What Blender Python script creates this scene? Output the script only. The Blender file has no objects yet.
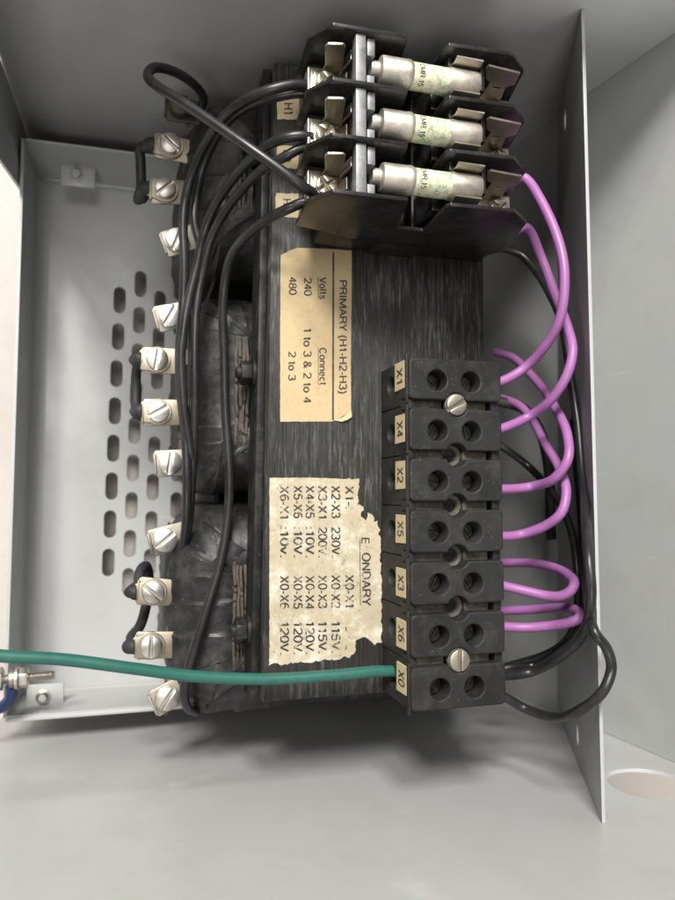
import bpy, bmesh, math, random
from mathutils import Vector, Matrix, noise

random.seed(7)
SC = bpy.context.scene
COL = SC.collection
S = 0.001                                   # everything below is written in millimetres

# ------------------------------------------------------------------ camera
RX = Vector((0.96106878, -0.01914204, -0.27564538))   # world axes in camera axes
RY = Vector((0.0, 0.99759742, -0.0692776))
RZ = Vector((0.27630923, 0.06658054, 0.95875974))
ROT = Matrix((RX, RY, RZ))
CAM = Vector((0, 0, 433.0))
FPX, CX, CY = 720.0, 337.5, 450.0
cam = bpy.data.cameras.new('camera')
cam.sensor_fit = 'HORIZONTAL'; cam.sensor_width = 36.0; cam.lens = FPX / 675 * 36.0
cam.clip_start = 0.01; cam.clip_end = 50
cam.dof.use_dof = True; cam.dof.focus_distance = 0.268; cam.dof.aperture_fstop = 16.0
co = bpy.data.objects.new('camera', cam); COL.objects.link(co)
co.matrix_world = Matrix.Translation(CAM * S) @ ROT.to_4x4()
SC.camera = co

# ------------------------------------------------------------------ light
w = bpy.data.worlds.new('World'); SC.world = w; w.use_nodes = True
bg = w.node_tree.nodes['Background']
bg.inputs[0].default_value = (1.0, 0.97, 0.93, 1); bg.inputs[1].default_value = 0.20

def area_lamp(name, loc, target, sx, sy, power, color=(1, 0.97, 0.93)):
    l = bpy.data.lights.new(name, 'AREA'); l.shape = 'RECTANGLE'; l.size = sx; l.size_y = sy
    l.energy = power; l.color = color
    o = bpy.data.objects.new(name, l); COL.objects.link(o)
    o.location = loc
    o.rotation_euler = (Vector(target) - Vector(loc)).to_track_quat('-Z', 'Y').to_euler()
    return o
area_lamp('overhead_light', (-0.66, 1.12, 1.72), (0.08, 0, 0.1), 0.35, 0.35, 44)
area_lamp('overhead_light', (-0.26, 1.46, 1.62), (0.08, 0, 0.1), 0.35, 0.35, 33)
area_lamp('overhead_light', (-0.20, 0.36, 1.95), (0.08, 0, 0.1), 0.55, 0.55, 10)
area_lamp('overhead_light', (-0.45, -1.30, 1.95), (0.08, 0, 0.1), 0.55, 0.55, 11)  # added fill, no known fixture: lifts the top wall and outside concrete
area_lamp('concrete_fill_light', (0.40, -1.55, 0.68), (0.20, -0.25, -0.02), 0.5, 0.3, 20)  # added lamp, brightens the concrete seen through the bottom wall's hole
SC.view_settings.view_transform = 'Standard'; SC.view_settings.look = 'None'
SC.view_settings.exposure = 0.0; SC.view_settings.gamma = 1.0

# ------------------------------------------------------------------ helpers
def P(u, v, z):
    """a point at real height z (mm) seen at u, v of the 675 x 900 photograph"""
    d = ROT @ Vector(((u - CX) / FPX, -(v - CY) / FPX, -1.0))
    return CAM + d * ((z - CAM.z) / d.z)

def PY(u, v, y):
    d = ROT @ Vector(((u - CX) / FPX, -(v - CY) / FPX, -1.0))
    return CAM + d * ((y - CAM.y) / d.y)

BASE = {}
def thing(name, label, cat, loc, group=None):
    o = bpy.data.objects.new(name, None); COL.objects.link(o)
    o.empty_display_size = 0.01
    loc = Vector(loc); o.location = loc * S; BASE[o] = loc
    o['label'] = label; o['category'] = cat
    if group: o['group'] = group
    return o

def tag(o, label, cat, group=None):
    o['label'] = label; o['category'] = cat
    if group: o['group'] = group
    return o

def build(name, bm, mats, parent=None, angle=35, smooth=True):
    if not isinstance(mats, (list, tuple)): mats = [mats]
    if parent is not None: base = BASE[parent]
    else:
        base = Vector((0, 0, 0))
        for v in bm.verts: base += v.co
        base /= max(1, len(bm.verts))
        base.z = min(v.co.z for v in bm.verts)
    bmesh.ops.recalc_face_normals(bm, faces=bm.faces[:])
    for v in bm.verts: v.co = (v.co - base) * S
    me = bpy.data.meshes.new(name); bm.to_mesh(me); bm.free()
    for m in mats: me.materials.append(m)
    if smooth:
        for p in me.polygons: p.use_smooth = True
        me.set_sharp_from_angle(angle=math.radians(angle))
        for p in me.polygons:
            if len(p.vertices) == 3: p.use_smooth = False          # filled flat faces are triangles and stay flat
    o = bpy.data.objects.new(name, me); COL.objects.link(o)
    BASE[o] = base
    if parent is not None: o.parent = parent
    else: o.location = base * S
    return o

def NB(): return bmesh.new()

def merge(bm, other, mat=None, mi=0):
    """append bmesh other (transformed by mat) to bm"""
    vm = {}
    for v in other.verts: vm[v] = bm.verts.new(mat @ v.co if mat else v.co)
    for f in other.faces:
        try:
            nf = bm.faces.new([vm[v] for v in f.verts]); nf.material_index = mi if mi is not None else f.material_index
        except ValueError: pass
    other.free()

def box(bm, x0, x1, y0, y1, z0, z1, bev=0.0, seg=2, mi=0, mat=None):
    t = bmesh.new()
    bmesh.ops.create_cube(t, size=1)
    for v in t.verts:
        v.co = Vector((x0 + (v.co.x + .5) * (x1 - x0), y0 + (v.co.y + .5) * (y1 - y0), z0 + (v.co.z + .5) * (z1 - z0)))
    if bev > 0: bmesh.ops.bevel(t, geom=t.edges[:], offset=bev, segments=seg, profile=.5, affect='EDGES')
    merge(bm, t, mat, mi)

def prism(bm, poly, axis, a, b, bev=0.0, seg=2, mi=0, mat=None):
    """polygon extruded along axis: X (poly is y,z), Y (poly is x,z) or Z (poly is x,y)"""
    t = bmesh.new()
    def at(p, h):
        return Vector({'X': (h, p[0], p[1]), 'Y': (p[0], h, p[1]), 'Z': (p[0], p[1], h)}[axis])
    lo = [t.verts.new(at(p, a)) for p in poly]; hi = [t.verts.new(at(p, b)) for p in poly]
    n = len(poly)
    t.faces.new(lo[::-1]); t.faces.new(hi)
    for i in range(n): t.faces.new((lo[i], lo[(i + 1) % n], hi[(i + 1) % n], hi[i]))
    bmesh.ops.recalc_face_normals(t, faces=t.faces[:])
    if bev > 0: bmesh.ops.bevel(t, geom=t.edges[:], offset=bev, segments=seg, profile=.5, affect='EDGES')
    merge(bm, t, mat, mi)

def frame_to(p, d, up=(0, 0, 1)):
    d = Vector(d).normalized(); u = Vector(up)
    if abs(d.dot(u)) > .98: u = Vector((1, 0, 0))
    x = u.cross(d).normalized(); y = d.cross(x)
    return Matrix.Translation(p) @ Matrix((x, y, d)).transposed().to_4x4()

def lathe(bm, prof, p, d, seg=28, mi=0, cap=True):
    """profile [(r, h)] turned about the line through p along d"""
    m = frame_to(p, d); rings = []
    for r, h in prof:
        rings.append([bm.verts.new(m @ Vector((r * math.cos(2 * math.pi * i / seg), r * math.sin(2 * math.pi * i / seg), h))) for i in range(seg)])
    for a, b in zip(rings, rings[1:]):
        for i in range(seg):
            f = bm.faces.new((a[i], a[(i + 1) % seg], b[(i + 1) % seg], b[i])); f.material_index = mi
    if cap:
        f = bm.faces.new(rings[0][::-1]); f.material_index = mi
        f = bm.faces.new(rings[-1]); f.material_index = mi

def smooth_path(pts, step=1.6):
    pts = [Vector(p) for p in pts]
    q = [2 * pts[0] - pts[1]] + pts + [2 * pts[-1] - pts[-2]]
    out = []
    for i in range(1, len(q) - 2):
        p0, p1, p2, p3 = q[i - 1], q[i], q[i + 1], q[i + 2]
        def tj(a, b): return max(1e-4, (b - a).length ** .5)
        t0 = 0; t1 = t0 + tj(p0, p1); t2 = t1 + tj(p1, p2); t3 = t2 + tj(p2, p3)
        n = max(2, int((p2 - p1).length / step))
        for k in range(n):
            t = t1 + (t2 - t1) * k / n
            a1 = p0 * ((t1 - t) / (t1 - t0)) + p1 * ((t - t0) / (t1 - t0))
            a2 = p1 * ((t2 - t) / (t2 - t1)) + p2 * ((t - t1) / (t2 - t1))
            a3 = p2 * ((t3 - t) / (t3 - t2)) + p3 * ((t - t2) / (t3 - t2))
            b1 = a1 * ((t2 - t) / (t2 - t0)) + a2 * ((t - t0) / (t2 - t0))
            b2 = a2 * ((t3 - t) / (t3 - t1)) + a3 * ((t - t1) / (t3 - t1))
            out.append(b1 * ((t2 - t) / (t2 - t1)) + b2 * ((t - t1) / (t2 - t1)))
    out.append(pts[-1])
    return out

def tube(bm, pts, r, seg=14, mi=0, step=1.6, wob=0.0):
    path = smooth_path(pts, step) if len(pts) > 2 else [Vector(p) for p in pts]
    if wob:
        sd = random.random() * 100
        path = [p + noise.noise_vector(p * .035 + Vector((sd, 0, 0))) * wob if 0 < i < len(path) - 1 else p for i, p in enumerate(path)]
    n = len(path); up = None; rings = []
    for i, p in enumerate(path):
        d = (path[min(i + 1, n - 1)] - path[max(i - 1, 0)]).normalized()
        if up is None:
            up = Vector((0, 0, 1)) if abs(d.z) < .9 else Vector((1, 0, 0))
        x = up.cross(d).normalized(); up = d.cross(x).normalized()
        rr = r(i / (n - 1)) if callable(r) else r
        rings.append([bm.verts.new(p + (x * math.cos(2 * math.pi * k / seg) + up * math.sin(2 * math.pi * k / seg)) * rr) for k in range(seg)])
    for a, b in zip(rings, rings[1:]):
        for k in range(seg):
            f = bm.faces.new((a[k], a[(k + 1) % seg], b[(k + 1) % seg], b[k])); f.material_index = mi
    f = bm.faces.new(rings[0][::-1]); f.material_index = mi
    f = bm.faces.new(rings[-1]); f.material_index = mi

def circle(cx, cy, r, n=32, ry=None):
    return [(cx + r * math.cos(2 * math.pi * i / n), cy + (ry or r) * math.sin(2 * math.pi * i / n)) for i in range(n)]

def round_rect(x0, x1, y0, y1, r, n=6):
    o = []
    for cx, cy, a in ((x1 - r, y1 - r, 0), (x0 + r, y1 - r, 90), (x0 + r, y0 + r, 180), (x1 - r, y0 + r, 270)):
        for k in range(n + 1):
            t = math.radians(a + 90 * k / n); o.append((cx + r * math.cos(t), cy + r * math.sin(t)))
    return o

def offset_poly(poly, d):
    """shrink a counter-clockwise polygon by d"""
    n = len(poly); out = []
    for i in range(n):
        a, b, c = Vector(poly[i - 1]), Vector(poly[i]), Vector(poly[(i + 1) % n])
        e1 = (b - a); e2 = (c - b)
        if e1.length < 1e-6: e1 = e2
        if e2.length < 1e-6: e2 = e1
        e1.normalize(); e2.normalize()
        n1 = Vector((-e1.y, e1.x)); n2 = Vector((-e2.y, e2.x))
        m = n1 + n2
        if m.length < 1e-6: m = n1
        m = m / max(.35, m.dot(n1))
        out.append((b.x + m.x * d, b.y + m.y * d))
    return out

def holed(bm, outer, holes, axis, a, b, bev=0.0, mi=0, back=True):
    """plate with real holes from height a to b along axis; front rim at b rounded by bev. loops counter-clockwise"""
    t = bmesh.new()
    def at(p, h):
        return Vector({'X': (h, p[0], p[1]), 'Y': (p[0], h, p[1]), 'Z': (p[0], p[1], h)}[axis])
    def ring(poly, h): return [t.verts.new(at(p, h)) for p in poly]
    def skin(r0, r1):
        n = len(r0)
        for i in range(n): t.faces.new((r0[i], r0[(i + 1) % n], r1[(i + 1) % n], r1[i]))
    def fill(rings):
        es = []
        for r in rings:
            for i in range(len(r)):
                es.append(t.edges.get((r[i], r[(i + 1) % len(r)])) or t.edges.new((r[i], r[(i + 1) % len(r)])))
        bmesh.ops.triangle_fill(t, use_beauty=True, edges=es)
    sgn = 1 if b > a else -1
    tops = []; bots = []
    for k, poly in enumerate([outer] + holes):
        low = ring(poly, a); bots.append(low)
        if bev > 0:
            s = bev if k == 0 else -bev
            m1 = ring(poly, b - sgn * bev); skin(low, m1)
            m2 = ring(offset_poly(poly, s * .3), b - sgn * bev * .3); skin(m1, m2)
            m3 = ring(offset_poly(poly, s), b); skin(m2, m3); tops.append(m3)
        else:
            hi = ring(poly, b); skin(low, hi); tops.append(hi)
    fill(tops)
    if back: fill(bots)
    merge(bm, t, None, mi)

# writing: monoline grotesque letters drawn as strokes, capital height 1
def A(cx, cy, rx, ry, a0, a1, n=14):
    return [(cx + rx * math.cos(math.radians(a0 + (a1 - a0) * k / n)), cy + ry * math.sin(math.radians(a0 + (a1 - a0) * k / n))) for k in range(n + 1)]
GLYPH = {
 '0': (.60, [A(.30, .5, .25, .48, 90, 450, 28)]), '1': (.50, [[(.10, .76), (.20, .80), (.30, .96), (.30, 0)]]),
 '2': (.60, [A(.30, .70, .24, .27, 165, -35, 14) + [(.06, .04), (.06, .03), (.56, .03)]]),
 '3': (.60, [A(.28, .74, .22, .23, 160, -90, 14), A(.28, .27, .25, .25, 90, -165, 14)]),
 '4': (.60, [[(.44, 0), (.44, .96), (.04, .28), (.58, .28)]]),
 '5': (.60, [[(.52, .96), (.14, .96), (.09, .52)] + A(.29, .31, .25, .29, 128, -160, 16)]),
 '6': (.60, [A(.31, .31, .24, .29, 0, 360, 22), A(.36, .40, .30, .56, 60, 185, 12)]),
 '8': (.60, [A(.30, .74, .21, .22, 0, 360, 20), A(.30, .27, .25, .26, 0, 360, 20)]),
 'X': (.70, [[(.05, 0), (.62, .97)], [(.62, 0), (.05, .97)]]), 'V': (.68, [[(.03, .97), (.34, .02), (.65, .97)]]),
 'v': (.54, [[(.03, .70), (.27, .02), (.51, .70)]]), 'H': (.74, [[(.08, 0), (.08, .97)], [(.64, 0), (.64, .97)], [(.08, .5), (.64, .5)]]),
 'P': (.68, [[(.08, 0), (.08, .94), (.40, .94)] + A(.40, .70, .22, .24, 90, -90, 10) + [(.08, .46)]]),
 'R': (.72, [[(.08, 0), (.08, .94), (.42, .94)] + A(.42, .71, .22, .23, 90, -90, 10) + [(.08, .48)], [(.42, .48), (.62, .3), (.64, 0)]]),
 'I': (.28, [[(.13, 0), (.13, .97)]]), 'M': (.98, [[(.08, 0), (.08, .95)], [(.12, .93), (.48, .06), (.84, .93)], [(.88, .95), (.88, 0)]]),
 'A': (.70, [[(.03, 0), (.34, .96), (.66, 0)], [(.15, .33), (.54, .33)]]), 'Y': (.68, [[(.03, .97), (.34, .45), (.65, .97)], [(.34, .45), (.34, 0)]]),
 '(': (.34, [A(.40, .38, .30, .66, 115, 245, 10)]), ')': (.34, [A(-.06, .38, .30, .66, 65, -65, 10)]),
 '-': (.36, [[(.05, .36), (.31, .36)]]), '.': (.28, [[(.13, 0), (.13, .13)]]), ':': (.28, [[(.13, 0), (.13, .13)], [(.13, .56), (.13, .69)]]),
 'o': (.58, [A(.28, .35, .23, .33, 90, 450, 22)]), 'l': (.24, [[(.11, 0), (.11, .97)]]),
 't': (.32, [[(.15, .92), (.15, .12), (.2, .04), (.3, .03)], [(.02, .68), (.29, .68)]]),
 's': (.52, [[(.44, .55), (.36, .66), (.22, .68), (.1, .6), (.1, .47), (.22, .39), (.36, .33), (.45, .24), (.43, .1), (.3, .02), (.16, .03), (.05, .15)]]),
 'C': (.74, [A(.37, .48, .31, .47, 42, 318, 20)]), 'O': (.80, [A(.39, .48, .33, .47, 90, 450, 28)]),
 'n': (.57, [[(.08, 0), (.08, .70)], [(.08, .46)] + A(.28, .46, .20, .22, 150, 0, 8) + [(.48, 0)]]),
 'e': (.57, [[(.06, .37), (.5, .37)] + A(.28, .35, .22, .33, 6, 318, 18)]), 'c': (.52, [A(.28, .35, .22, .33, 45, 315, 16)]),
 '&': (.70, [[(.64, 0), (.18, .66)] + A(.32, .78, .15, .18, 215, -40, 12) + [(.16, .44)] + A(.27, .25, .20, .22, 130, 300, 10) + [(.5, .2), (.58, .45)]]),
 'E': (.64, [[(.58, .03), (.08, .03), (.08, .94), (.56, .94)], [(.08, .5), (.52, .5)]]),
 'N': (.74, [[(.08, 0), (.08, .97), (.64, .0), (.64, .97)]]),
 'D': (.74, [[(.08, .03), (.08, .94), (.3, .94)] + A(.3, .485, .34, .455, 90, -90, 14) + [(.08, .03)]]),
 ' ': (.30, []),
}
TXT = {}
def text_mesh(body, wd=.155):
    if body in TXT: return TXT[body]
    vs, fs, x = [], [], 0
    for ch in body:
        adv, strokes = GLYPH[ch]
        parts_ = []
        for st in strokes:                       # sharp corners start a new stroke
            cur = [st[0]]
            for i in range(1, len(st)):
                cur.append(st[i])
                if i < len(st) - 1:
                    d1 = Vector(st[i]) - Vector(st[i - 1]); d2 = Vector(st[i + 1]) - Vector(st[i])
                    if d1.length > 1e-4 and d2.length > 1e-4 and d1.angle(d2) > .9: parts_.append(cur); cur = [st[i]]
            parts_.append(cur)
        for si, st in enumerate(parts_):
            pts = [Vector((x + a, b)) for a, b in st]; pts = [p for i, p in enumerate(pts) if i == 0 or (p - pts[i - 1]).length > 1e-4]
            closed = (pts[0] - pts[-1]).length < 1e-3; row = []
            for i, p in enumerate(pts):
                a = pts[i - 1] if i > 0 else (pts[-2] if closed else None); b = pts[i + 1] if i < len(pts) - 1 else (pts[1] if closed else None)
                d1 = (p - a).normalized() if a is not None else (b - p).normalized(); d2 = (b - p).normalized() if b is not None else d1
                n1 = Vector((-d1.y, d1.x)); n2 = Vector((-d2.y, d2.x)); m_ = n1 + n2
                m_ = (m_ / max(.45, m_.dot(n1))) if m_.length > .2 else n1
                row.append(len(vs)); z_ = si * .004
                vs.append(Vector((p.x + m_.x * wd / 2, p.y + m_.y * wd / 2, z_))); vs.append(Vector((p.x - m_.x * wd / 2, p.y - m_.y * wd / 2, z_)))
            for i, j in zip(row, row[1:]): fs.append((i, i + 1, j + 1, j))
        x += adv + .06
    TXT[body] = (vs, fs); return TXT[body]

def cap_height(): return 1.0

def write(bm, body, start, end, cap, lift=Vector((0, 0, .06)), slant=0.0, mi=0, bend=None):
    """lay body along start->end on a surface; cap = vector from baseline to the top of a capital"""
    vs, fs = text_mesh(body)
    x0 = min(v.x for v in vs); x1 = max(v.x for v in vs); ch = cap_height()
    start = Vector(start); u = Vector(end) - start; cap = Vector(cap)
    nv = []
    for v in vs:
        p = start + u * ((v.x - x0) / (x1 - x0)) + cap * (v.y / ch) + lift * (1 + v.z * 8)
        if bend: p = bend(p)
        nv.append(bm.verts.new(p))
    for f in fs:
        try: bm.faces.new([nv[i] for i in f]).material_index = mi
        except ValueError: pass

# ------------------------------------------------------------------ materials
def new_mat(name):
    m = bpy.data.materials.new(name); m.use_nodes = True
    nt = m.node_tree; b = nt.nodes['Principled BSDF']
    return m, nt, b

def N(nt, kind, **kw):
    n = nt.nodes.new(kind)
    for k, v in kw.items():
        if k.startswith('_'): n.inputs[k[1:].replace('_', ' ')].default_value = v
        else: setattr(n, k, v)
    return n

def coords(nt, scale=(1, 1, 1), kind='Object'):
    tc = N(nt, 'ShaderNodeTexCoord'); mp = N(nt, 'ShaderNodeMapping')
    mp.inputs['Scale'].default_value = scale
    oi = N(nt, 'ShaderNodeObjectInfo'); sh = N(nt, 'ShaderNodeVectorMath', operation='ADD')      # every piece has its own wear
    nt.links.new(oi.outputs['Random'], sh.inputs[1]); nt.links.new(tc.outputs[kind], sh.inputs[0])
    nt.links.new(sh.outputs[0], mp.inputs['Vector']); return mp.outputs['Vector']

def tex(nt, vec, scale, detail=4, rough=.6):
    n = N(nt, 'ShaderNodeTexNoise', _Scale=scale, _Detail=detail, _Roughness=rough)
    nt.links.new(vec, n.inputs['Vector']); return n.outputs['Fac']

def ramp(nt, fac, stops):
    r = N(nt, 'ShaderNodeValToRGB'); e = r.color_ramp.elements
    while len(e) < len(stops): e.new(.5)
    for k, (p, c) in zip(e, stops):
        k.position = p; k.color = (c, c, c, 1) if isinstance(c, (int, float)) else (*c, 1)
    nt.links.new(fac, r.inputs['Fac']); return r.outputs['Color']

def mix(nt, fac, a, b):
    m = N(nt, 'ShaderNodeMix', data_type='RGBA')
    if isinstance(fac, (int, float)): m.inputs[0].default_value = fac
    else: nt.links.new(fac, m.inputs[0])
    for s, i in ((a, 6), (b, 7)):
        if isinstance(s, tuple): m.inputs[i].default_value = (*s, 1)
        else: nt.links.new(s, m.inputs[i])
    return m.outputs[2]

def bump(nt, b, h, strength, dist):
    n = N(nt, 'ShaderNodeBump', _Strength=strength, _Distance=dist)
    nt.links.new(h, n.inputs['Height']); nt.links.new(n.outputs['Normal'], b.inputs['Normal'])

def surface(name, col, rough, metal=0.0, dust=0.0, dust_col=(.32, .29, .24), var=.2, scale=90, bmp=.15, spec=.5, speck=True, coat=0.0):
    """one worn real-world surface: colour drift, roughness drift, fine bump, settled dust and specks"""
    m, nt, b = new_mat(name)
    v = coords(nt)
    big = tex(nt, v, scale * .35, 3); fine = tex(nt, v, scale * 9, 5, .7)
    c2 = tuple(min(1, x * (1 + var)) for x in col); c1 = tuple(x * (1 - var) for x in col)
    c = mix(nt, ramp(nt, big, [(.35, 0), (.65, 1)]), c1, c2)
    if dust > 0:
        d = tex(nt, v, scale * 1.3, 8, .75)
        c = mix(nt, ramp(nt, d, [(.48, 0), (.85, dust)]), c, dust_col)
        if speck:
            vo = N(nt, 'ShaderNodeTexVoronoi', _Scale=scale * 3.3); nt.links.new(v, vo.inputs['Vector'])
            c = mix(nt, ramp(nt, vo.outputs['Distance'], [(.035, min(1, dust * 1.3)), (.09, 0)]), c, tuple(x * 1.7 for x in dust_col))
    nt.links.new(c, b.inputs['Base Color'])
    nt.links.new(ramp(nt, big, [(.3, rough * .8), (.7, min(1, rough * 1.25))]), b.inputs['Roughness'])
    b.inputs['Metallic'].default_value = metal; b.inputs['Specular IOR Level'].default_value = spec
    b.inputs['Coat Weight'].default_value = coat
    if bmp: bump(nt, b, fine, bmp, .0002)
    return m

def paint_material():
    m, nt, b = new_mat('grey_paint'); v = coords(nt)
    big = tex(nt, v, 9, 4); smudge = tex(nt, v, 28, 7, .7); peel = tex(nt, v, 900, 2)
    c = mix(nt, ramp(nt, big, [(.3, 0), (.7, 1)]), (.385, .394, .389), (.425, .432, .425))
    vs = coords(nt, (1, 1, .25))
    vo = N(nt, 'ShaderNodeTexVoronoi', _Scale=70.0); nt.links.new(v, vo.inputs['Vector'])
    c = mix(nt, ramp(nt, vo.outputs['Distance'], [(.012, .5), (.03, 0)]), c, (.62, .62, .6))
    c = mix(nt, ramp(nt, smudge, [(.5, 0), (.78, .34)]), c, (.27, .265, .25))
    for sc_, rr_ in (((14, 420, 14), .72), ((420, 16, 420), .74)):
        st = tex(nt, coords(nt, sc_), 1.0, 4, .6); pt = tex(nt, v, 16, 4, .6)
        ml = N(nt, 'ShaderNodeMath', operation='MULTIPLY')
        nt.links.new(ramp(nt, st, [(rr_ - .07, 0), (rr_ - .01, .75)]), ml.inputs[0]); nt.links.new(ramp(nt, pt, [(.5, 0), (.6, 1)]), ml.inputs[1])
        c = mix(nt, ml.outputs[0], c, (.56, .56, .54))
    nt.links.new(c, b.inputs['Base Color'])
    nt.links.new(ramp(nt, smudge, [(.3, .27), (.75, .46)]), b.inputs['Roughness'])
    bump(nt, b, peel, .10, .0003)
    return m
M_PAINT = paint_material()

def core_material():
    """edge-on laminations, painted black and scratched along the sheets"""
    m, nt, b = new_mat('laminated_steel')
    v = coords(nt, (2600, 14, 300)); v2 = coords(nt, (650, 60, 100)); v3 = coords(nt)
    lam = tex(nt, v, 1.0, 3, .6); scr = tex(nt, v2, 1.0, 6, .75); patch = tex(nt, v3, 32, 5, .65)
    c = mix(nt, ramp(nt, lam, [(.35, 0), (.7, 1)]), (.011, .0105, .010), (.05, .048, .045))
    sc = N(nt, 'ShaderNodeMath', operation='MULTIPLY')
    nt.links.new(ramp(nt, scr, [(.5, 0), (.72, 1)]), sc.inputs[0]); nt.links.new(ramp(nt, patch, [(.4, .12), (.68, 1)]), sc.inputs[1])
    c = mix(nt, sc.outputs[0], c, (.22, .21, .19))
    dz = tex(nt, v3, 85, 8, .75); c = mix(nt, ramp(nt, dz, [(.5, 0), (.8, .32)]), c, (.10, .085, .06))
    gr = tex(nt, coords(nt, (1, .15, 1)), 300, 4, .7); c = mix(nt, ramp(nt, gr, [(.64, 0), (.76, .4)]), c, (.17, .15, .11))
    nt.links.new(c, b.inputs['Base Color'])
    b.inputs['Roughness'].default_value = .5; b.inputs['Metallic'].default_value = 0.0; b.inputs['Specular IOR Level'].default_value = .3
    bump(nt, b, lam, .55, .0004)
    return m
M_CORE = core_material()

def paper_material(name, base, stain, amount, worn=0.0):
    m, nt, b = new_mat(name); v = coords(nt)
    f = tex(nt, v, 420, 6, .75); s = tex(nt, v, 45, 6, .7)
    c = mix(nt, ramp(nt, s, [(.38, 0), (.75, amount)]), base, stain)
    c = mix(nt, ramp(nt, f, [(.5, 0), (.8, amount)]), c, tuple(x * .55 for x in base))
    if worn:
        wv = tex(nt, v, 75, 7, .8)
        c = mix(nt, ramp(nt, wv, [(.5, 0), (.62, worn)]), c, (.60, .56, .47))
        w2 = tex(nt, v, 210, 5, .8)
        c = mix(nt, ramp(nt, w2, [(.6, 0), (.7, worn)]), c, (.16, .14, .11))
    nt.links.new(c, b.inputs['Base Color']); b.inputs['Roughness'].default_value = .62
    bump(nt, b, f, .2, .0003)
    return m
M_PAPER = paper_material('aged_paper', (.50, .385, .215), (.40, .30, .16), .55)
M_TORN = paper_material('torn_paper', (.47, .41, .29), (.36, .30, .2), .75, .9)
M_TAG = paper_material('tag_paper', (.54, .45, .28), (.42, .33, .19), .5)

def ink_material(name, wear):
    m, nt, b = new_mat(name); v = coords(nt)
    f = tex(nt, v, 260, 6, .8)
    nt.links.new(mix(nt, ramp(nt, f, [(.53, 0), (.63, wear)]), (.025, .022, .022), (.5, .43, .31)), b.inputs['Base Color'])
    b.inputs['Roughness'].default_value = .6
    return m
M_INK = ink_material('black_ink', .15); M_INKW = ink_material('worn_ink', 1.0)

M_TAPE = surface('black_tape', (.012, .012, .0125), .46, dust=.34, dust_col=(.2, .19, .17), bmp=.5, scale=70, spec=.5)
M_YOKE = surface('yoke_paint', (.009, .009, .009), .5, dust=.2, spec=.3, bmp=.3)
M_BAKE = surface('dark_thermoplastic', (.0165, .017, .0165), .6, dust=.12, bmp=.3, spec=.28)
M_BAKED = surface('dusty_thermoplastic', (.055, .049, .04), .7, dust=1.0, dust_col=(.25, .215, .16), bmp=.3, scale=140)
M_FUSEBLK = surface('black_phenolic', (.012, .012, .012), .28, dust=.18, dust_col=(.25, .21, .15), bmp=.12, scale=120)
M_TIN = surface('tinned_metal', (.56, .515, .425), .36, metal=1.0, dust=.5, dust_col=(.3, .23, .13), bmp=.4, scale=160, speck=False)
M_CAPM = surface('tarnished_cap', (.53, .495, .435), .42, metal=.8, dust=1.0, dust_col=(.27, .21, .13), bmp=.8, scale=230, speck=False)
M_ZINC = surface('zinc_screw', (.56, .54, .50), .38, metal=1.0, dust=.35, dust_col=(.35, .3, .2), bmp=.3, scale=200, speck=False)
M_BRASS = surface('tinned_brass', (.40, .355, .28), .52, metal=1.0, dust=.5, dust_col=(.35, .25, .12), bmp=.3, scale=150, speck=False)
M_TAB = surface('tarnished_tab', (.38, .35, .295), .52, metal=.9, dust=.8, dust_col=(.2, .15, .09), bmp=.5, scale=170, speck=False)
M_SHADED = surface('shaded_brass', (.09, .08, .06), .55, metal=.8, dust=.6, dust_col=(.06, .05, .04), bmp=.5, scale=300, speck=False)  # brass with the shade of deep wells and a covered tab in its colour
M_BAR = surface('grey_zinc_bar', (.27, .27, .28), .45, metal=.5, dust=.9, dust_col=(.07, .065, .06), bmp=.5, scale=220, speck=False)
M_KRAFT = surface('kraft_board', (.075, .06, .045), .8, dust=.7, dust_col=(.17, .145, .11), bmp=.6, scale=220, speck=False, var=.4)
M_BLACKW = surface('black_insulation', (.016, .016, .017), .34, dust=.12, dust_col=(.2, .19, .17), bmp=.12, scale=120)
M_SLEEVE = surface('black_sleeve', (.02, .02, .021), .55, dust=.2, dust_col=(.16, .15, .13), bmp=.3)
M_PINK = surface('orchid_insulation', (.325, .125, .33), .48, dust=.22, dust_col=(.2, .13, .18), var=.08, bmp=.15, scale=110)
M_GREEN = surface('green_insulation', (.020, .112, .086), .36, dust=.12, dust_col=(.2, .33, .28), var=.08, bmp=.08, scale=120)
M_BLUE = surface('blue_sleeve', (.012, .026, .085), .35, bmp=.1)
M_CONC = None
def concrete_material():
    m, nt, b = new_mat('pale_concrete'); v = coords(nt)
    a = tex(nt, v, 6, 6, .65); f = tex(nt, v, 190, 5, .7)
    c = mix(nt, ramp(nt, a, [(.35, 0), (.65, 1)]), (.42, .385, .355), (.50, .465, .435))
    c = mix(nt, ramp(nt, f, [(.55, 0), (.75, .3)]), c, (.30, .27, .25))
    nt.links.new(c, b.inputs['Base Color']); b.inputs['Roughness'].default_value = .6
    bump(nt, b, f, .2, .001)
    return m
M_CONC = concrete_material()

def barrel_material():
    m, nt, b = new_mat('fuse_paper'); v = coords(nt)
    a = tex(nt, v, 210, 5, .75); g = tex(nt, v, 330, 3, .8); h = tex(nt, coords(nt, (1, .35, .35)), 700, 3, .7)
    c = mix(nt, ramp(nt, a, [(.4, 0), (.7, 1)]), (.70, .68, .50), (.60, .56, .38))
    c = mix(nt, ramp(nt, g, [(.50, 0), (.60, .85)]), c, (.20, .40, .26))
    c = mix(nt, ramp(nt, h, [(.56, 0), (.72, .5)]), c, (.3, .26, .18))
    nt.links.new(c, b.inputs['Base Color']); b.inputs['Roughness'].default_value = .38
    bump(nt, b, a, .2, .0003)
    return m
M_BARREL = barrel_material()

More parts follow.
